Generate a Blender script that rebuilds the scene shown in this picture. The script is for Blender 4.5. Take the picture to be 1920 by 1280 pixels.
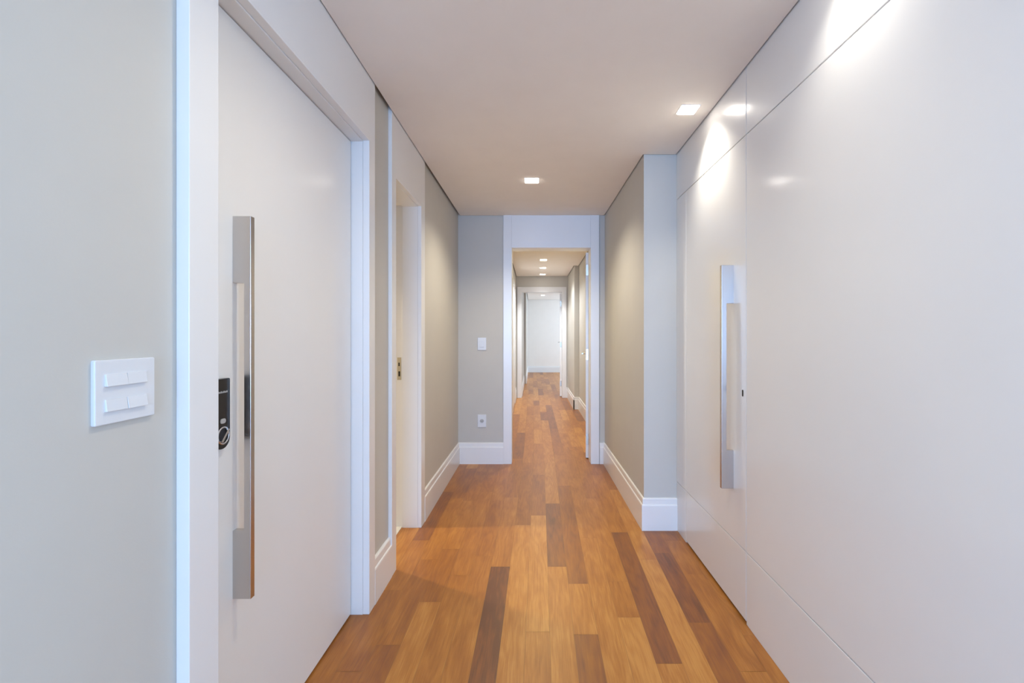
import bpy, bmesh, math, random
from mathutils import Vector, Matrix
random.seed(7)
S = bpy.context.scene
C = S.collection
for o in list(bpy.data.objects): bpy.data.objects.remove(o)

# ------------------------------------------------------------------ camera
F = 870.0; VX, VY, H = 999.0, 627.0, 1.27        # focal length in pixels, vanishing point, eye height
cam_d = bpy.data.cameras.new('camera'); cam = bpy.data.objects.new('camera', cam_d); C.objects.link(cam)
cam.location = (0, 0, H); cam.rotation_euler = (math.pi/2, 0, 0)
cam_d.sensor_width = 36; cam_d.lens = F/1920*36
cam_d.shift_x = -(VX-960)/1920; cam_d.shift_y = -(640-VY)/1920
cam_d.clip_start = 0.02
S.camera = cam

# ------------------------------------------------------------------ world, exposure
w = bpy.data.worlds.new('world'); S.world = w; w.use_nodes = True
w.node_tree.nodes['Background'].inputs[0].default_value = (0.75, 0.85, 1, 1)
w.node_tree.nodes['Background'].inputs[1].default_value = 0.6
S.view_settings.view_transform = 'Standard'; S.view_settings.look = 'None'
S.view_settings.gamma = 1; S.view_settings.use_curve_mapping = False
S.view_settings.exposure = 0.36

# ------------------------------------------------------------------ daylight through the windows, with added side fill
def area(name, loc, target, sx, sy, power, col):
    l = bpy.data.lights.new(name, 'AREA'); l.shape = 'RECTANGLE'; l.size = sx; l.size_y = sy
    l.energy = power; l.color = col
    o = bpy.data.objects.new(name, l); C.objects.link(o); o.location = loc
    o.rotation_euler = (Vector(target)-Vector(loc)).to_track_quat('-Z', 'Y').to_euler()
    return o
area('daylight_hall_window', (-0.2, -6.565, 1.40), (-0.2, 0, 1.40), 3.7, 1.9, 375, (0.29, 0.54, 1.0))
area('side_fill_right', (2.615, -1.3, 1.4), (-2.5, -1.3, 1.4), 1.95, 1.88, 52, (0.41, 0.67, 1.0))  # added fill from the side, brings blue light onto the left wall
area('side_fill_left', (-2.615, -1.3, 1.4), (2.5, -1.3, 1.4), 1.95, 1.88, 28, (0.48, 0.70, 1.0))  # matching added fill for the right wall
area('daylight_far_window', (3.1, 13.9, 1.4), (0, 13.9, 1.2), 2.6, 2.0, 80, (0.58, 0.78, 1.0))
WARM = (1.0, 0.90, 0.72); NEUT = (1.0, 0.95, 0.84); YEL = (1.0, 0.83, 0.42)

# ------------------------------------------------------------------ materials
def mat(name, col, rough=0.5, metal=0.0, coat=0.0, coat_rough=0.1, emit=None, spec=0.5, bump=0.0, bscale=300, mottle=0.0):
    m = bpy.data.materials.new(name); m.use_nodes = True
    nt = m.node_tree; b = nt.nodes['Principled BSDF']
    b.inputs['Base Color'].default_value = (*col, 1); b.inputs['Roughness'].default_value = rough
    b.inputs['Metallic'].default_value = metal; b.inputs['Coat Weight'].default_value = coat
    b.inputs['Coat Roughness'].default_value = coat_rough; b.inputs['Specular IOR Level'].default_value = spec
    if emit: b.inputs['Emission Color'].default_value = (*emit[0], 1); b.inputs['Emission Strength'].default_value = emit[1]
    tc = nt.nodes.new('ShaderNodeTexCoord')
    if bump:
        n = nt.nodes.new('ShaderNodeTexNoise'); n.inputs['Scale'].default_value = bscale; n.inputs['Detail'].default_value = 3
        nt.links.new(tc.outputs['Object'], n.inputs['Vector'])
        bp = nt.nodes.new('ShaderNodeBump'); bp.inputs['Strength'].default_value = bump; bp.inputs['Distance'].default_value = 0.002
        nt.links.new(n.outputs['Fac'], bp.inputs['Height']); nt.links.new(bp.outputs['Normal'], b.inputs['Normal'])
    if mottle:
        n = nt.nodes.new('ShaderNodeTexNoise'); n.inputs['Scale'].default_value = 6; n.inputs['Detail'].default_value = 4
        nt.links.new(tc.outputs['Object'], n.inputs['Vector'])
        r = nt.nodes.new('ShaderNodeValToRGB')
        r.color_ramp.elements[0].position = 0.3; r.color_ramp.elements[0].color = (*[c*(1-mottle) for c in col], 1)
        r.color_ramp.elements[1].position = 0.7; r.color_ramp.elements[1].color = (*col, 1)
        nt.links.new(n.outputs['Fac'], r.inputs[0]); nt.links.new(r.outputs[0], b.inputs['Base Color'])
    return m
M = dict(
 paint   = mat('greige_wall_paint', (0.60, 0.575, 0.52), 0.75, bump=0.05, mottle=0.02),
 ceil    = mat('ceiling_paint', (0.95, 0.90, 0.84), 0.85, bump=0.03, mottle=0.02),
 void    = mat('shadow_gap_shade', (0.25, 0.23, 0.21), 0.9, mottle=0.05),  # dark colour put in as shade above the gap and behind the door
 trim    = mat('white_trim_lacquer', (0.85, 0.84, 0.82), 0.32, coat=0.3, coat_rough=0.2, mottle=0.01),
 door    = mat('white_satin_door_lacquer', (0.85, 0.84, 0.82), 0.42, coat=0.25, coat_rough=0.16, mottle=0.01),
 gloss   = mat('gloss_white_panel_lacquer', (0.83, 0.82, 0.80), 0.38, coat=0.6, coat_rough=0.13, mottle=0.01),
 steel   = mat('polished_steel', (0.62, 0.63, 0.66), 0.10, metal=1, mottle=0.02),
 brushed = mat('brushed_steel', (0.60, 0.565, 0.54), 0.24, metal=1, mottle=0.04),
 plastic = mat('white_switch_plastic', (0.76, 0.77, 0.78), 0.3, mottle=0.01),
 black   = mat('black_lock_glass', (0.012, 0.012, 0.014), 0.15, mottle=0.1),
 grey    = mat('pale_lock_print', (0.45, 0.45, 0.44), 0.4, mottle=0.02),
 brass   = mat('satin_nickel', (0.50, 0.46, 0.38), 0.3, metal=1, mottle=0.05),
 dark    = mat('dark_slot', (0.02, 0.018, 0.015), 0.8, mottle=0.1),
 stone   = mat('pale_bathroom_stone', (0.82, 0.82, 0.80), 0.15, mottle=0.05),
 lens    = mat('lit_lamp_lens', (0.9, 0.9, 0.9), 0.4, emit=((1.0, 0.93, 0.84), 14.0)),
 frame   = mat('white_lamp_frame', (0.85, 0.84, 0.82), 0.4, mottle=0.01),
 glass   = mat('window_glass', (0.9, 0.95, 1.0), 0.02, mottle=0.01),
)
g = M['glass'].node_tree.nodes['Principled BSDF']; g.inputs['Transmission Weight'].default_value = 1; g.inputs['IOR'].default_value = 1.02

def wood_material():
    m = bpy.data.materials.new('teak_plank_wood'); m.use_nodes = True; nt = m.node_tree; N = nt.nodes; L = nt.links
    b = N['Principled BSDF']
    def node(t, **k):
        n = N.new(t)
        for a, v in k.items(): setattr(n, a, v)
        return n
    at = node('ShaderNodeAttribute', attribute_name='plank')      # r: tone, g: seed
    uv = node('ShaderNodeUVMap', uv_map='grain')                  # u across (m), v along (m)
    sx = node('ShaderNodeSeparateXYZ'); L.new(at.outputs['Vector'], sx.inputs[0])
    su = node('ShaderNodeSeparateXYZ'); L.new(uv.outputs[0], su.inputs[0])
    def math_(op, a, b_=None, clamp=False):
        n = node('ShaderNodeMath', operation=op, use_clamp=clamp)
        for i, v in enumerate((a, b_)):
            if v is None: continue
            if isinstance(v, (int, float)): n.inputs[i].default_value = v
            else: L.new(v, n.inputs[i])
        return n.outputs[0]
    ramp = node('ShaderNodeValToRGB'); cr = ramp.color_ramp
    stops = [(0.0, (0.53, 0.245, 0.058)), (0.25, (0.42, 0.168, 0.033)), (0.5, (0.330, 0.120, 0.024)), (0.75, (0.250, 0.088, 0.027)), (1.0, (0.155, 0.060, 0.027))]
    cr.elements[0].position = 0; cr.elements[0].color = (*stops[0][1], 1)
    cr.elements[1].position = 1; cr.elements[1].color = (*stops[-1][1], 1)
    for p, c in stops[1:-1]:
        e = cr.elements.new(p); e.color = (*c, 1)
    # wavy cathedral grain: coordinates stretched along the board, warped by a broad noise
    cmb = node('ShaderNodeCombineXYZ')
    L.new(math_('MULTIPLY', su.outputs[0], 9.0), cmb.inputs[0])
    L.new(math_('MULTIPLY', su.outputs[1], 1.5), cmb.inputs[1])
    L.new(math_('MULTIPLY', sx.outputs[1], 57.0), cmb.inputs[2])
    warp = node('ShaderNodeTexNoise'); warp.inputs['Scale'].default_value = 1.0; warp.inputs['Detail'].default_value = 2; L.new(cmb.outputs[0], warp.inputs['Vector'])
    rings = math_('ADD', math_('MULTIPLY', su.outputs[0], 55.0), math_('MULTIPLY', warp.outputs['Fac'], 26.0))
    rings = math_('SINE', math_('MULTIPLY', rings, 2.2))
    fine = node('ShaderNodeTexNoise'); fine.inputs['Scale'].default_value = 1.0; fine.inputs['Detail'].default_value = 5; fine.inputs['Roughness'].default_value = 0.65
    cm2 = node('ShaderNodeCombineXYZ')
    L.new(math_('MULTIPLY', su.outputs[0], 260.0), cm2.inputs[0]); L.new(math_('MULTIPLY', su.outputs[1], 7.0), cm2.inputs[1]); L.new(math_('MULTIPLY', sx.outputs[1], 91.0), cm2.inputs[2])
    L.new(cm2.outputs[0], fine.inputs['Vector'])
    blot = node('ShaderNodeTexNoise'); blot.inputs['Scale'].default_value = 0.8; blot.inputs['Detail'].default_value = 3
    cm3 = node('ShaderNodeCombineXYZ')
    L.new(math_('MULTIPLY', su.outputs[0], 22.0), cm3.inputs[0]); L.new(math_('MULTIPLY', su.outputs[1], 5.0), cm3.inputs[1]); L.new(math_('MULTIPLY', sx.outputs[1], 33.0), cm3.inputs[2])
    L.new(cm3.outputs[0], blot.inputs['Vector'])
    t = math_('ADD', sx.outputs[0], math_('MULTIPLY', rings, 0.055))
    t = math_('ADD', t, math_('MULTIPLY', math_('SUBTRACT', fine.outputs['Fac'], 0.5), 0.70))
    t = math_('ADD', t, math_('MULTIPLY', math_('SUBTRACT', blot.outputs['Fac'], 0.5), 0.65), True)
    L.new(t, ramp.inputs[0]); L.new(ramp.outputs[0], b.inputs['Base Color'])
    b.inputs['Roughness'].default_value = 0.36; b.inputs['Specular IOR Level'].default_value = 0.40
    bp = node('ShaderNodeBump'); bp.inputs['Strength'].default_value = 0.08; bp.inputs['Distance'].default_value = 0.001
    L.new(fine.outputs['Fac'], bp.inputs['Height']); L.new(bp.outputs['Normal'], b.inputs['Normal'])
    return m
M['wood'] = wood_material()
M['seam'] = mat('plank_joint', (0.30, 0.15, 0.055), 0.6, mottle=0.1)

# ------------------------------------------------------------------ mesh helpers
SH_L = lambda v: Vector((v.x + 0.0093*(v.y-2.1), v.y, v.z))       # the left wall runs half a degree off the axis
SH_R = lambda v: Vector((v.x - 0.0096*(v.y-3.01), v.y, v.z))      # so does the inner right wall
class MB:
    def __init__(s): s.bm = bmesh.new()
    def box(s, x0, x1, y0, y1, z0, z1):
        v = [s.bm.verts.new((x, y, z)) for x in (x0, x1) for y in (y0, y1) for z in (z0, z1)]
        for f in ((0,1,3,2), (4,6,7,5), (0,4,5,1), (2,3,7,6), (0,2,6,4), (1,5,7,3)):
            s.bm.faces.new([v[i] for i in f])
        return s
    def prism(s, pts, axis, a, b):          # outline in the two other axes, extruded along axis from a to b
        def P(p, t): return {'x': (t, p[0], p[1]), 'y': (p[0], t, p[1]), 'z': (p[0], p[1], t)}[axis]
        va = [s.bm.verts.new(P(p, a)) for p in pts]; vb = [s.bm.verts.new(P(p, b)) for p in pts]
        n = len(pts)
        s.bm.faces.new(va[::-1]); s.bm.faces.new(vb)
        for i in range(n): s.bm.faces.new([va[i], va[(i+1)%n], vb[(i+1)%n], vb[i]])
        return s
    def cyl(s, p0, p1, r, n=20):
        p0 = Vector(p0); p1 = Vector(p1); d = (p1-p0).normalized()
        u = d.orthogonal().normalized(); q = d.cross(u)
        a = [s.bm.verts.new(p0+r*(math.cos(t)*u+math.sin(t)*q)) for t in [2*math.pi*i/n for i in range(n)]]
        b = [s.bm.verts.new(p1+r*(math.cos(t)*u+math.sin(t)*q)) for t in [2*math.pi*i/n for i in range(n)]]
        s.bm.faces.new(a[::-1]); s.bm.faces.new(b)
        for i in range(n): s.bm.faces.new([a[i], a[(i+1)%n], b[(i+1)%n], b[i]])
        return s
    def ring(s, c, axis_x, R, r, nu=28, nv=10):   # torus in the plane normal to x
        g = []
        for i in range(nu):
            t = 2*math.pi*i/nu; row = []
            for j in range(nv):
                p = 2*math.pi*j/nv
                row.append(s.bm.verts.new((c[0]+r*math.sin(p), c[1]+(R+r*math.cos(p))*math.cos(t), c[2]+(R+r*math.cos(p))*math.sin(t))))
            g.append(row)
        for i in range(nu):
            for j in range(nv):
                s.bm.faces.new([g[i][j], g[(i+1)%nu][j], g[(i+1)%nu][(j+1)%nv], g[i][(j+1)%nv]])
        return s
    def build(s, name, m, parent=None, bevel=0.0, seg=2, shear=None, smooth=False):
        bmesh.ops.recalc_face_normals(s.bm, faces=s.bm.faces)
        if bevel:
            bmesh.ops.bevel(s.bm, geom=[e for e in s.bm.edges if len(e.link_faces) == 2 and e.calc_face_angle() > 0.6],
                            offset=bevel, segments=seg, affect='EDGES', profile=0.5, clamp_overlap=True)
        off = Vector((0, 0, 0))
        p = parent
        while p is not None: off += p.location; p = p.parent
        for v in s.bm.verts:
            if shear: v.co = shear(v.co)
        if parent is None and len(s.bm.verts):          # put a top-level thing's origin on its own base
            xs = [v.co.x for v in s.bm.verts]; ys = [v.co.y for v in s.bm.verts]; zs = [v.co.z for v in s.bm.verts]
            base = Vector(((min(xs)+max(xs))/2, (min(ys)+max(ys))/2, min(zs)))
        else: base = Vector((0, 0, 0))
        for v in s.bm.verts: v.co -= (off + base)
        me = bpy.data.meshes.new(name); s.bm.to_mesh(me); s.bm.free()
        me.materials.append(m)
        if smooth:
            for p_ in me.polygons: p_.use_smooth = True
        o = bpy.data.objects.new(name, me); C.objects.link(o); o.location = base
        if parent is not None: o.parent = parent
        return o
def box(*a): return MB().box(*a)
def tag(o, label, cat, group=None, kind=None):
    o['label'] = label; o['category'] = cat
    if group: o['group'] = group
    if kind: o['kind'] = kind
    return o
def struct(o, label, cat): return tag(o, label, cat, kind='structure')
def empty(name, loc):
    o = bpy.data.objects.new(name, None); C.objects.link(o); o.location = loc; o.empty_display_size = 0.1
    return o
def rrect(cx, cz, w_, h_, r, n=6, only_bottom=False):
    pts = []
    for (sx_, sz, a0) in ((1, 1, 0), (-1, 1, 90), (-1, -1, 180), (1, -1, 270)):
        rr = 0.004 if (only_bottom and sz > 0) else r
        for i in range(n+1):
            a = math.radians(a0 + 90*i/n)
            pts.append((cx+sx_*(w_/2-rr)+rr*math.cos(a), cz+sz*(h_/2-rr)+rr*math.sin(a)))
    return pts

CZ = 2.44                                             # ceiling height
TOP = 2.56
# ------------------------------------------------------------------ floor
def seam_x(k, y): 
    x0 = -0.034 + 0.1015*k
    return x0 + (min(max(y, 0), 5)-1.69)*(0.0145+0.019*max(-1, min(1, x0)))
fixed = {  # column: [(far end of the board, tone)], listed from near to far
 -8: [(2.2, .45), (3.3, .22), (4.3, .3)],
 -7: [(1.75, .55), (2.307, .50), (2.866, .38), (3.75, .68), (4.5, .45)],
 -6: [(1.9, .60), (2.62, .48), (3.6, .33), (4.4, .5)],
 -5: [(2.205, .22), (2.75, .52), (3.55, .30), (4.3, .42)],
 -4: [(1.3, .4), (2.45, .38), (3.75, .35), (4.9, .45)],
 -3: [(1.2, .3), (2.66, .34), (3.55, .46), (4.6, .36)],
 -2: [(1.1, .4), (2.54, .95), (3.62, .33), (4.75, .50)],
 -1: [(1.4, .3), (3.095, .18), (4.6, .52)],
  0: [(1.984, .32), (3.26, .12), (4.2, .56), (5.4, .35)],
  1: [(1.3, .25), (2.54, .25), (3.49, .80), (4.6, .22)],
  2: [(1.966, .70), (2.366, .26), (3.90, .60), (4.9, .35)],
  3: [(1.2, .2), (2.9, .24), (4.1, .33), (5.1, .4)],
  4: [(2.086, .08), (2.386, .34), (3.6, .28), (4.7, .42)],
  5: [(1.792, .22), (2.98, .74), (4.2, .36), (5.0, .5)],
  6: [(2.62, .10), (3.8, .2), (4.6, .55)],
  7: [(2.046, .62), (2.70, .82), (3.6, .68)],
  8: [(1.75, .33), (2.46, .38), (2.86, .42), (3.8, .62)],
  9: [(1.96, .36), (2.6, .40), (2.86, .5), (3.8, .45)],
}
def build_floor():
    bm = bmesh.new(); uvl = bm.loops.layers.uv.new('grain'); cl = bm.verts.layers.float_vector.new('plank')
    rnd = random.Random(11)
    gp = 0.0006
    for k in range(-27, 33):
        y = -6.8; seq = []
        if k in fixed:
            yy = -6.8
            while yy < 0.3: seq.append((yy+1.0, rnd.choice((.2, .35, .5)))); yy += 1.0
            seq += fixed[k]
        last = seq[-1][0] if seq else -6.8 - rnd.random()
        while last < 16.2:
            last += rnd.uniform(0.45, 1.5)
            seq.append((last, rnd.choice((.1, .2, .25, .3, .35, .4, .5, .6, .75))))
        for (ye, tone) in seq:
            if ye <= y: continue
            y0, y1 = y, ye
            seed = rnd.random()
            n = 1 if y0 > 5 else max(1, int((y1-y0)/0.6))
            for i in range(n):
                a = y0+(y1-y0)*i/n; b = y0+(y1-y0)*(i+1)/n
                ga = gp if i == 0 else 0; gb = gp if i == n-1 else 0
                co = [(seam_x(k, a)+gp, a+ga), (seam_x(k+1, a)-gp, a+ga), (seam_x(k+1, b)-gp, b-gb), (seam_x(k, b)+gp, b-gb)]
                vs = [bm.verts.new((x, yy, 0)) for x, yy in co]
                for v in vs: v[cl] = (tone, seed, 0)
                f = bm.faces.new(vs)
                for l, (u, vv) in zip(f.loops, ((0, a), (.1, a), (.1, b), (0, b))): l[uvl].uv = (u+seed, vv)
            y = ye
    # joint bed below the boards
    vs = [bm.verts.new(p) for p in ((-2.9, -6.9, -0.0008), (3.4, -6.9, -0.0008), (3.4, 16.4, -0.0008), (-2.9, 16.4, -0.0008))]
    f = bm.faces.new(vs); f.material_index = 1
    vs = [bm.verts.new((x, y, z)) for z in (-0.02, -0.03) for x, y in ((-2.9, -6.9), (3.4, -6.9), (3.4, 16.4), (-2.9, 16.4))]
    f = bm.faces.new(vs[4:][::-1]); f.material_index = 1
    me = bpy.data.meshes.new('floor'); bm.to_mesh(me); bm.free()
    me.materials.append(M['wood']); me.materials.append(M['seam'])
    o = bpy.data.objects.new('floor', me); C.objects.link(o)
    return struct(o, 'orange brown hardwood strip floor running the length of the hallway', 'floor')
build_floor()
struct(box(-2.6, -0.872, 2.30, 4.4, 0.0, 0.004).build('floor', M['stone'], shear=SH_L), 'pale stone floor of the side room behind the narrow left doorway', 'floor')

# ------------------------------------------------------------------ ceiling
lx = lambda x, y: x + 0.0093*(y-2.1)
rx = lambda x, y: x - 0.0096*(y-3.01)
c = MB()
c.prism([(lx(-.738, .15), .15), (.930, .15), (.930, 3.014), (rx(.716, 3.014), 3.014), (rx(.716, 4.56), 4.56), (lx(-.738, 4.56), 4.56)], 'z', CZ, CZ+.03)
c.box(-2.6, 2.6, -6.6, .15, CZ, CZ+.03)
struct(c.build('ceiling', M['ceil']), 'white dropped ceiling over the near hallway with thin shadow gap at its edges', 'ceiling')
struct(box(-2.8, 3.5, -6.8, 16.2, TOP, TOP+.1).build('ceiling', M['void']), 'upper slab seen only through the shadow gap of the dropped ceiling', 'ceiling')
c = MB(); c.box(-.325, .775, 4.73, 7.88, CZ, CZ+.03); c.box(-.325, .695, 7.88, 9.315, CZ, CZ+.03)
struct(c.build('ceiling', M['ceil']), 'ceiling of the second hallway section seen through the open doorway', 'ceiling')
struct(box(-.16, 3.2, 9.48, 15.58, CZ, CZ+.03).build('ceiling', M['ceil']), 'pale ceiling of the farthest room', 'ceiling')
struct(box(-2.6, -.90, 2.30, 4.4, CZ, CZ+.03).build('ceiling', M['ceil']), 'ceiling of the side room behind the narrow left doorway', 'ceiling')

# ------------------------------------------------------------------ left wall
wl = MB()
wl.box(-.92, -.771, .15, 1.029, 0, TOP)
wl.box(-.92, -.761, 2.14, 2.47, 0, TOP)
wl.box(-.92, -.758, 3.09, 4.60, 0, TOP)
wl.box(-.92, -.80, 1.016, 2.14, 2.17, TOP)
wl.box(-.92, -.80, 2.471, 3.089, 2.14, TOP)
struct(wl.build('wall_left', M['paint'], shear=SH_L), 'greige painted left wall of the near hallway', 'wall')
struct(box(-1.05, -.93, .8, 2.25, 0, TOP).build('wall_left', M['void'], shear=SH_L), 'wall closing the space behind the left door, coloured as dark shade', 'wall')

# casing and header of the big left door
def portal(mb, axis, a, b_, o0, i0, i1, o1, zl, zt):     # upside-down U: two uprights and a header in one piece
    mb.prism([(o0, 0), (i0, 0), (i0, zl), (i1, zl), (i1, 0), (o1, 0), (o1, zt), (o0, zt)], axis, a, b_)
t = MB()
portal(t, 'x', -.771, -.742, 1.016, 1.110, 2.106, 2.181, 2.150, TOP)
portal(t, 'x', -.92, -.7712, 1.030, 1.113, 2.103, 2.139, 2.145, 2.169)
struct(t.build('trim_1', M['trim'], bevel=.0015, shear=SH_L), 'white casing and tall header panel around the big left door', 'door casing')
# casing of the narrow doorway
t = MB()
portal(t, 'x', -.765, -.742, 2.434, 2.508, 3.052, 3.150, 2.114, TOP)
portal(t, 'x', -.868, -.7652, 2.472, 2.507, 3.050, 3.088, 2.111, 2.139)
portal(t, 'x', -.925, -.8682, 2.472, 2.497, 3.060, 3.088, 2.121, 2.139)
o = t.build('trim_2', M['trim'], bevel=.0012, shear=SH_L); struct(o, 'white casing and header panel of the narrow lit doorway on the left', 'door casing')
sp = box(-.902, -.876, 3.057, 3.0605, .971, 1.119).build('strike_plate', M['brass'], o, bevel=.0005, shear=SH_L)
sp['label'] = 'nickel strike plate with two openings'
box(-.894, -.883, 3.0560, 3.0572, .995, 1.028).build('latch_slot', M['dark'], sp, shear=SH_L)
box(-.894, -.886, 3.0560, 3.0572, 1.062, 1.085).build('latch_slot', M['dark'], sp, shear=SH_L)
# side room
s = MB()
s.box(-2.7, -2.6, 2.2, 4.5, 0, TOP); s.box(-2.6, -.92, 2.2, 2.3, 0, TOP); s.box(-2.6, -.92, 4.4, 4.5, 0, TOP)
struct(s.build('wall_left', M['ceil']), 'walls of the lit side room behind the narrow left doorway', 'wall')

# ------------------------------------------------------------------ baseboards
def bb_profile(d):   # (distance from wall, z): thick lower board, small cove, thin top rail
    return [(0, 0), (d, 0), (d, .160), (d-.002, .166), (d-.006, .169), (d-.007, .202), (d-.010, .207), (d-.013, .208), (0, .209)]
def base_l(mb, xw, d, y0, y1): mb.prism([(xw+a, z) for a, z in bb_profile(d)], 'y', y0, y1)
def base_r(mb, xw, d, y0, y1): mb.prism([(xw-a, z) for a, z in bb_profile(d)], 'y', y0, y1)
def base_b(mb, yw, d, x0, x1): mb.prism([(yw-a, z) for a, z in bb_profile(d)], 'x', x0, x1)
b = MB(); base_l(b, -.761, .020, 2.181, 2.434)
struct(b.build('baseboard_left', M['trim'], shear=SH_L), 'short white baseboard between the two left door casings', 'baseboard')
b = MB(); base_l(b, -.758, .018, 3.150, 4.566)
struct(b.build('baseboard_left', M['trim'], shear=SH_L), 'white stepped baseboard along the left wall past the narrow doorway', 'baseboard')
b = MB(); base_b(b, 4.566, .017, -.733, -.289); base_b(b, 4.566, .017, .656, .706)
struct(b.build('baseboard_back', M['trim']), 'white baseboard under the grey end wall', 'baseboard')
b = MB()
prof = bb_profile(.017)                                     # wraps round the outer corner of the right wall
rows = []
for a, z in prof:
    rows.append([(rx(.723, 4.566)-a, 4.566, z), (.723-a, 3.020-a, z), (.936, 3.020-a, z)])
vr = [[b.bm.verts.new(p) for p in r] for r in rows]
for i in range(len(vr)-1):
    for j in range(2): b.bm.faces.new([vr[i][j], vr[i+1][j], vr[i+1][j+1], vr[i][j+1]])
struct(b.build('baseboard_right', M['trim']), 'white stepped baseboard wrapping the corner of the right wall', 'baseboard')

# ------------------------------------------------------------------ right wall: lacquered panels with a flush door
r = MB()
r.box(.942, 1.05, .25, 2.0355, 0, TOP)
r.box(.942, 1.05, 2.8365, 3.05, 0, TOP)
r.box(.942, 1.05, 2.0355, 2.8365, 2.149, TOP)
r.box(.985, 1.05, 2.0355, 2.8365, 0, 2.149)
base_r_wall = r.build('wall_right', M['gloss'])
struct(base_r_wall, 'glossy white lacquered panel wall on the right with thin joints', 'wall')
def panel(y0, y1, z0, z1): box(.936, .9425, y0, y1, z0, z1).build('wall_panel', M['gloss'], base_r_wall, bevel=.0018)
G = .0021
panel(.25, 2.035-G, 2.147+G, TOP); panel(2.035+G, 3.020, 2.147+G, TOP)
panel(.25, 2.035-G, .315+G, 2.147-G); panel(.25, 2.035-G, 0, .315-G)
panel(2.834+G, 3.020, .315+G, 2.147-G); panel(2.834+G, 3.020, 0, .315-G)
# inner right wall
struct(MB().prism([(.723, 3.020), (1.05, 3.020), (1.05, 4.72), (rx(.723, 4.72), 4.72)], 'z', 0, TOP).build('wall_right', M['paint']),
       'greige inner right wall with outer corner beside the glossy panels', 'wall')

def pull_handle(root, side, xface, y0, thick, z0, z1, za, zb, depth, grip, shear=None):
    # a flat C shaped bar: two long solid feet on the door and a slim grip between them
    s_ = side
    X = lambda d: xface + s_*d
    pts = [(X(-.002), z0), (X(depth), z0), (X(depth), z1), (X(-.002), z1), (X(-.002), zb), (X(depth-grip), zb), (X(depth-grip), za), (X(-.002), za)]
    return MB().prism(pts, 'y', y0, y0+thick).build('pull_handle', M['brushed'], root, bevel=.0012, shear=shear)

d2 = empty('door_2', (.955, 2.435, 0)); struct(d2, 'flush glossy white door in the right wall with a long steel pull handle', 'door')
lf = MB(); lf.box(.942, .980, 2.035+G, 2.834-G, .012, 2.147-G)
leaf = lf.build('door_leaf', M['gloss'], d2)
box(.936, .9425, 2.035+G, 2.834-G, .315+G, 2.147-G).build('leaf_panel', M['gloss'], leaf, bevel=.0018)
box(.936, .9425, 2.035+G, 2.834-G, .012, .315-G).build('leaf_panel', M['gloss'], leaf, bevel=.0018)
h = pull_handle(d2, -1, .936, 2.163, .018, .552, 1.594, .731, 1.415, .056, .024); h['label'] = 'brushed steel C shaped pull bar'
k = MB().prism([(y, z) for y, z in rrect(2.068, 1.009, .011, .030, .005)], 'x', .9345, .9375).build('keyhole', M['dark'], d2)
k['label'] = 'small dark oval keyhole'

d1 = empty('door_1', (-.85, 1.6, 0)); struct(d1, 'big white satin door on the left with long steel pull and black lock', 'door')
box(-.868, -.823, 1.116, 2.098, .008, 2.142).build('door_leaf', M['door'], d1, bevel=.0015, shear=SH_L)
h = pull_handle(d1, 1, -.823, 1.284, .018, .538, 1.598, .727, 1.413, .050, .019, SH_L); h['label'] = 'brushed steel C shaped pull bar'
lk = MB().prism(rrect(1.218, 1.0615, .062, .185, .030, 8, True), 'x', -.8235, -.806).build('door_lock', M['black'], d1, bevel=.002, shear=SH_L)
lk['label'] = 'black electronic lock with rounded lower end'
# tiny pale word printed on the lock (too small to read in the photograph)
wd = MB(); yy = 1.199
for i in range(7):
    wd.box(-.8062, -.8056, yy, yy+.0042, 1.1165, 1.1205 if i % 2 else 1.1215); yy += .0056
wd.build('lock_print', M['grey'], lk, shear=SH_L)
MB().prism(rrect(1.218, 1.043, .020, .013, .0063), 'x', -.8065, -.8035).build('lock_button', M['grey'], lk, bevel=.0008, shear=SH_L)
MB().ring((-.8045, 1.218, 1.005), 0, .0215, .0026).build('lock_ring', M['steel'], lk, shear=SH_L, smooth=True)
q = MB(); q.prism([(1.203, .992), (1.207, .988), (1.234, 1.018), (1.230, 1.022)], 'x', -.8065, -.797)
q.build('thumb_turn', M['steel'], lk, bevel=.001, shear=SH_L)

# ------------------------------------------------------------------ end wall and first open doorway
wb = MB()
wb.box(-.92, -.2895, 4.566, 4.72, 0, TOP); wb.box(.6565, 1.05, 4.566, 4.72, 0, TOP); wb.box(-.289, .656, 4.602, 4.72, 2.14, TOP)
struct(wb.build('wall_back', M['paint']), 'grey end wall of the near hallway around the open doorway', 'wall')
t = MB()
t.box(-.289, -.207, 4.552, 4.601, 0, TOP); t.box(.569, .652, 4.552, 4.601, 0, TOP); t.box(-.2068, .5688, 4.557, 4.601, 2.122, TOP)
portal(t, 'y', 4.6012, 4.735, -.288, -.205, .567, .651, 2.120, 2.139)
struct(t.build('trim_3', M['trim'], bevel=.0015), 'white casing and header panel around the open doorway in the end wall', 'door casing')

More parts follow.
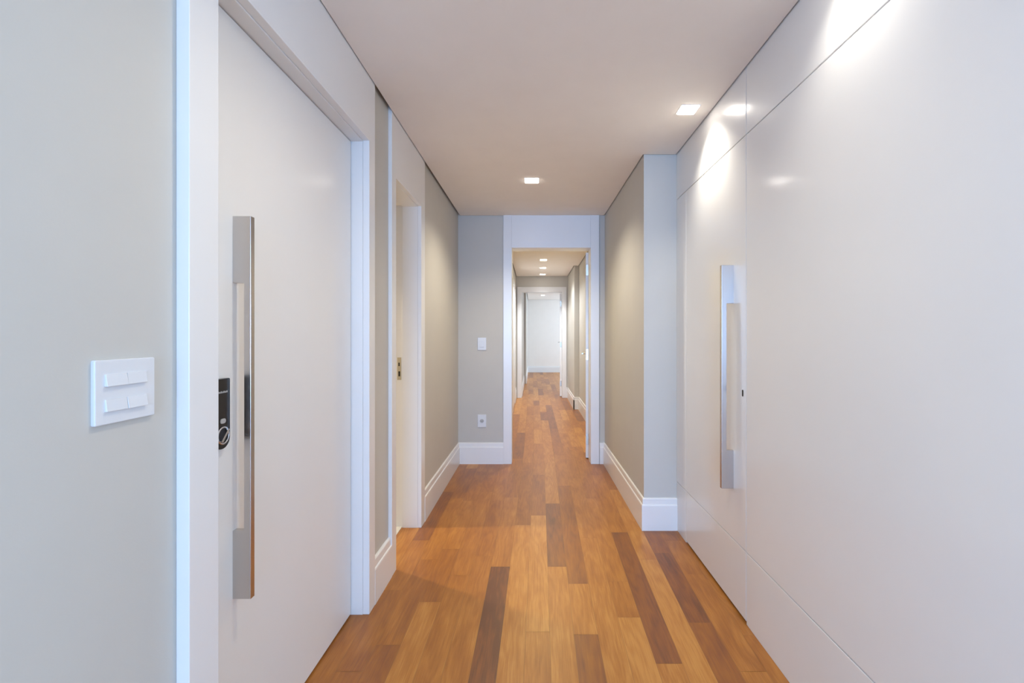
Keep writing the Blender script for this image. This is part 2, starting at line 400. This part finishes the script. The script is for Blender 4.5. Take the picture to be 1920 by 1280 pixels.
def open_leaf(name, hx, hy, ang, width, thick, label, lever_z, hinges_z):
    # hinge edge faces the camera; the leaf swings away into the next space
    root = empty(name, (hx, hy, 0)); struct(root, label, 'door')
    a = math.radians(ang); u = Vector((math.sin(a), math.cos(a), 0)); n = Vector((-math.cos(a), math.sin(a), 0))
    def tr(v): # local: x = out of the -X face, y = along leaf
        return Vector((hx, hy, 0)) + u*v.y + n*v.x + Vector((0, 0, v.z))
    box(0, thick, 0, width, .008, 2.11).build('door_leaf', M['door'], root, bevel=.0015, shear=tr)
    for z in hinges_z:
        hb = MB(); hb.box(.002, thick-.004, -.0025, .001, z-.055, z+.055)
        hb.cyl((-.004, -.006, z-.055), (-.004, -.006, z+.055), .006, 12)
        hh = hb.build('hinge', M['brass'], root, shear=tr); hh['label'] = 'steel butt hinge on the leaf edge'
    lv = MB(); yl = width-.06
    lv.cyl((thick-.001, yl, lever_z), (thick+.008, yl, lever_z), .024, 24)
    lv.cyl((thick+.006, yl, lever_z), (thick+.048, yl, lever_z), .009, 14)
    lv.box(thick+.040, thick+.056, yl-.115, yl+.010, lever_z-.008, lever_z+.008)
    lv.cyl((.001, yl, lever_z), (-.008, yl, lever_z), .024, 24)
    lv.cyl((-.006, yl, lever_z), (-.045, yl, lever_z), .009, 14)
    lv.build('lever_handle', M['brass'], root, shear=tr)
    MB().cyl((thick-.001, yl, lever_z-.09), (thick+.005, yl, lever_z-.09), .018, 20).build('key_rosette', M['steel'], root, shear=tr)
    return root
open_leaf('door_3', .578, 4.75, 7.5, .78, .036, 'white door standing open, edge on, beyond the first doorway', 1.05, (1.93, 1.065, .20))

# ------------------------------------------------------------------ second hallway
s = MB(); s.box(-.48, -.34, 4.72, 9.48, 0, TOP)
struct(s.build('wall_left', M['paint']), 'left wall of the second hallway', 'wall')
s = MB(); s.box(.789, .95, 4.72, 7.89, 0, TOP); s.box(.707, .95, 7.89, 9.48, 0, TOP)
struct(s.build('wall_right', M['paint']), 'right wall of the second hallway with a projecting pier', 'wall')
b = MB(); base_l(b, -.34, .017, 4.74, 7.62); base_l(b, -.34, .017, 8.66, 9.33)
struct(b.build('baseboard_left', M['trim']), 'white baseboard on the left of the second hallway', 'baseboard')
b = MB(); base_r(b, .789, .017, 4.74, 7.873); base_b(b, 7.89, .017, .690, .789); base_r(b, .707, .017, 7.873, 9.33)
struct(b.build('baseboard_right', M['trim']), 'white baseboard round the pier on the right of the second hallway', 'baseboard')
t = MB(); portal(t, 'x', -.345, -.322, 7.62, 7.70, 8.58, 8.66, 2.12, 2.2)
struct(t.build('trim_5', M['trim'], bevel=.001), 'white casing of the closed door on the left of the second hallway', 'door casing')
d4 = empty('door_4', (-.34, 8.14, 0)); struct(d4, 'closed white door on the left of the second hallway', 'door')
box(-.3395, -.334, 7.70, 8.58, .006, 2.12).build('door_leaf', M['door'], d4, bevel=.001)
s = MB(); s.box(-.48, -.31, 9.33, 9.48, 0, TOP); s.box(.675, .95, 9.33, 9.48, 0, TOP); s.box(-.31, .675, 9.33, 9.48, 2.16, TOP)
struct(s.build('wall_back', M['paint']), 'end wall of the second hallway around the farther doorway', 'wall')
b = MB(); base_b(b, 9.33, .017, .675, .692)
struct(b.build('baseboard_back', M['trim']), 'short white baseboard right of the farther doorway', 'baseboard')
t = MB()
portal(t, 'y', 9.31, 9.329, -.31, -.225, .589, .675, 2.12, 2.225); portal(t, 'y', 9.3292, 9.495, -.309, -.225, .589, .674, 2.12, 2.159)
struct(t.build('trim_4', M['trim'], bevel=.001), 'white casing around the farther doorway', 'door casing')
open_leaf('door_5', .592, 9.505, 4.5, .80, .038, 'white door standing open, edge on, in the farther doorway', 1.10, (1.90, 1.065, .27))

# ------------------------------------------------------------------ farthest room
s = MB(); s.box(-.40, -.232, 9.48, 12.0, 0, TOP); s.box(-.40, -.175, 12.0, 15.7, 0, TOP)
struct(s.build('wall_left', M['paint']), 'left wall of the farthest room', 'wall')
b = MB(); base_l(b, -.232, .016, 9.50, 12.0); base_l(b, -.175, .016, 12.0, 15.6)
struct(b.build('baseboard_left', M['trim']), 'white baseboard on the left of the farthest room', 'baseboard')
struct(box(-.40, 3.3, 15.6, 15.75, 0, TOP).build('wall_back', M['ceil']), 'pale blue lit far wall of the farthest room', 'wall')
b = MB(); base_b(b, 15.6, .016, -.16, 3.2)
struct(b.build('baseboard_back', M['trim']), 'white baseboard under the farthest wall', 'baseboard')
s = MB(); s.box(.95, 3.3, 9.33, 9.48, 0, TOP); s.box(3.2, 3.35, 9.48, 15.6, 0, .4); s.box(3.2, 3.35, 9.48, 12.6, .4, TOP); s.box(3.2, 3.35, 15.2, 15.6, .4, TOP); s.box(3.2, 3.35, 12.6, 15.2, 2.4, TOP)
struct(s.build('wall_right', M['ceil']), 'window wall of the farthest room, out of view on the right', 'wall')

# ------------------------------------------------------------------ entrance hall behind the viewer, with its wide window and added side windows
def side_wall(mb, x0, x1, ye):
    mb.box(x0, x1, -6.7, -2.35, 0, TOP); mb.box(x0, x1, -.25, ye, 0, TOP); mb.box(x0, x1, -2.35, -.25, 0, .4); mb.box(x0, x1, -2.35, -.25, 2.4, TOP)
for i, xx in ((2, -2.65), (3, 2.65)):  # added windows, put in to carry the side fill
    wq = empty('window_%d' % i, (xx, -1.3, .4)); struct(wq, 'added unseen window in the %s wall of the hall, for side fill light' % ('left' if xx < 0 else 'right'), 'window')
    f = MB()
    for y in (-2.35, -1.33, -.30): f.box(xx-.03, xx+.03, y, y+.05, .4, 2.4)
    f.box(xx-.03, xx+.03, -2.3, -.3, .4, .45); f.box(xx-.03, xx+.03, -2.3, -.3, 2.35, 2.4); f.build('window_frame', M['trim'], wq)
    box(xx-.003, xx+.003, -2.31, -.29, .44, 2.36).build('window_pane', M['glass'], wq)
s = MB(); side_wall(s, -2.7, -2.6, .25); s.box(-2.6, -.93, .15, .25, 0, TOP)
struct(s.build('wall_left', M['ceil']), 'left wall of the entrance hall behind the viewer', 'wall')
s = MB(); side_wall(s, 2.6, 2.7, .35); s.box(.936, 2.6, .15, .249, 0, TOP)
struct(s.build('wall_right', M['ceil']), 'right wall of the entrance hall behind the viewer', 'wall')
s = MB(); s.box(-2.6, -2.1, -6.7, -6.55, 0, TOP); s.box(1.7, 2.6, -6.7, -6.55, 0, TOP); s.box(-2.1, 1.7, -6.7, -6.55, 0, .4); s.box(-2.1, 1.7, -6.7, -6.55, 2.4, TOP)
struct(s.build('wall_front', M['ceil']), 'front wall with the wide window behind the viewer', 'wall')
wn = empty('window_1', (-.2, -6.6, .4)); struct(wn, 'wide window behind the viewer', 'window')
f = MB()
for x in (-2.1, -.85, .40, 1.65): f.box(x, x+.05, -6.64, -6.58, .4, 2.4)
f.box(-2.05, 1.65, -6.64, -6.58, .4, .45); f.box(-2.05, 1.65, -6.64, -6.58, 2.35, 2.4)
f.build('window_frame', M['trim'], wn)
box(-2.06, 1.66, -6.615, -6.609, .44, 2.36).build('window_pane', M['glass'], wn)

# ------------------------------------------------------------------ electrical plates
def rocker(root, x, y0, y1, z0, z1, tilt):        # on the left wall: the key face leans out toward its bottom
    MB().prism([(x, z0), (x+.0035+tilt, z0), (x+.0028, z1), (x, z1)], 'y', y0, y1).build('rocker', M['plastic'], root, bevel=.0006, shear=SH_L)
sw = empty('light_switch', (lx(-.771, .886), .886, 1.106))
tag(sw, 'large square white switch plate with four rockers on the near left wall', 'light switch')
xw = -.771; cy, cz = .886, 1.165
MB().prism([(y, z) for y, z in rrect(cy, cz, .129, .118, .003, 3)], 'x', xw-.001, xw+.0075).build('plate', M['plastic'], sw, bevel=.0018, shear=SH_L)
for row, zc in enumerate((cz+.0215, cz-.0245)):
    for col in (0, 1):
        y0 = cy-.046+col*.0445
        rocker(sw, xw+.0070, y0, y0+.0435, zc-.011, zc+.011, .0030 if col == row else .0018)
def small_plate(name, zc, label, cat, kind):
    root = empty(name, (-.500, 4.566, zc-.061)); tag(root, label, cat)
    MB().prism(rrect(-.500, zc, .083, .122, .003, 3), 'y', 4.567, 4.558).build('plate', M['plastic'], root, bevel=.0015)
    if kind == 'switch':
        MB().box(-.523, -.477, 4.552, 4.5585, zc-.032, zc+.032).build('rocker', M['plastic'], root, bevel=.001)
    else:
        hx = MB().prism([(-.500+.021*math.cos(math.radians(60*i)), zc+.021*math.sin(math.radians(60*i))) for i in range(6)], 'y', 4.5585, 4.5545).build('socket', M['grey'], root, bevel=.001)
        for dx, dz in ((-.009, 0), (0, -.004), (.009, 0)):
            MB().cyl((-.500+dx, 4.5546, zc+dz), (-.500+dx, 4.5538, zc+dz), .0024, 12).build('socket_hole', M['dark'], hx)
small_plate('light_switch', 1.179, 'small upright white switch plate on the grey end wall', 'light switch', 'switch')
small_plate('power_outlet', .422, 'white power outlet low on the grey end wall', 'power outlet', 'outlet')

# ------------------------------------------------------------------ recessed ceiling lamps, a few added as unseen fill
def downlight(x, y, s, label, power, col, angle=95, blend=.7, group=None, tilt=0.0):
    root = empty('ceiling_spotlight', (x, y, CZ)); tag(root, label, 'ceiling light', group)
    h_ = s/2; fr = MB(); e = .006
    fr.box(x-h_-e, x+h_+e, y-h_-e, y-h_, CZ-.0025, CZ+.004); fr.box(x-h_-e, x+h_+e, y+h_, y+h_+e, CZ-.0025, CZ+.004)
    fr.box(x-h_-e, x-h_, y-h_, y+h_, CZ-.0025, CZ+.004); fr.box(x+h_, x+h_+e, y-h_, y+h_, CZ-.0025, CZ+.004)
    fr.build('lamp_frame', M['frame'], root)
    box(x-h_, x+h_, y-h_, y+h_, CZ-.006, CZ+.003).build('lamp_lens', M['lens'], root)
    l = bpy.data.lights.new('spot_beam', 'SPOT'); l.energy = power; l.color = col; l.spot_size = math.radians(angle); l.spot_blend = blend; l.shadow_soft_size = .035
    lo = bpy.data.objects.new('spot_beam', l); C.objects.link(lo); lo.parent = root; lo.location = (0, 0, -.02); lo.rotation_euler = (0, tilt, 0)
    return root
downlight(.807, 2.412, .088, 'square recessed ceiling light close to the glossy right wall', 25, NEUT, 112, 1.0, tilt=-.13)
downlight(.807, 1.33, .088, 'recessed ceiling light above the near glossy wall, just out of view', 9, NEUT, 116, 1.0, tilt=-.16)
downlight(-.008, 3.522, .100, 'square recessed ceiling light in the middle of the hallway ceiling', 45, WARM, 140)
downlight(-.008, 1.30, .100, 'added ceiling fill light over the near hallway, out of view', 24, WARM, 150, .8)  # added lamp, brightens the doors and near floor
downlight(.167, 7.27, .10, 'nearest of the three ceiling lights in the second hallway', 30, (0.94, 0.97, 1.0), 140, group='ceiling lights of the second hallway')
downlight(.178, 8.14, .10, 'middle of the three ceiling lights in the second hallway', 56, (0.94, 0.97, 1.0), 140, group='ceiling lights of the second hallway')
downlight(.190, 9.00, .10, 'farthest of the three ceiling lights in the second hallway', 50, (0.94, 0.97, 1.0), 100, group='ceiling lights of the second hallway')
downlight(.20, 5.55, .10, 'warm ceiling light just past the open doorway, hidden above its lintel', 66, YEL, 150)
downlight(.30, 13.8, .10, 'ceiling light in the farthest room', 24, NEUT, 95)
downlight(.30, 12.2, .10, 'added fill light of the farthest room, unseen above its doorway', 30, NEUT, 95)  # added lamp, lifts the floor of the far room
downlight(.30, 10.6, .10, 'added fill light just inside the farthest room, unseen above its doorway', 30, NEUT, 110)  # added lamp, brightens the left wall and floor past the doorway
downlight(-1.67, 3.02, .10, 'warm ceiling light of the side room left', 80, (1.0, 0.84, 0.58), 90, .25)
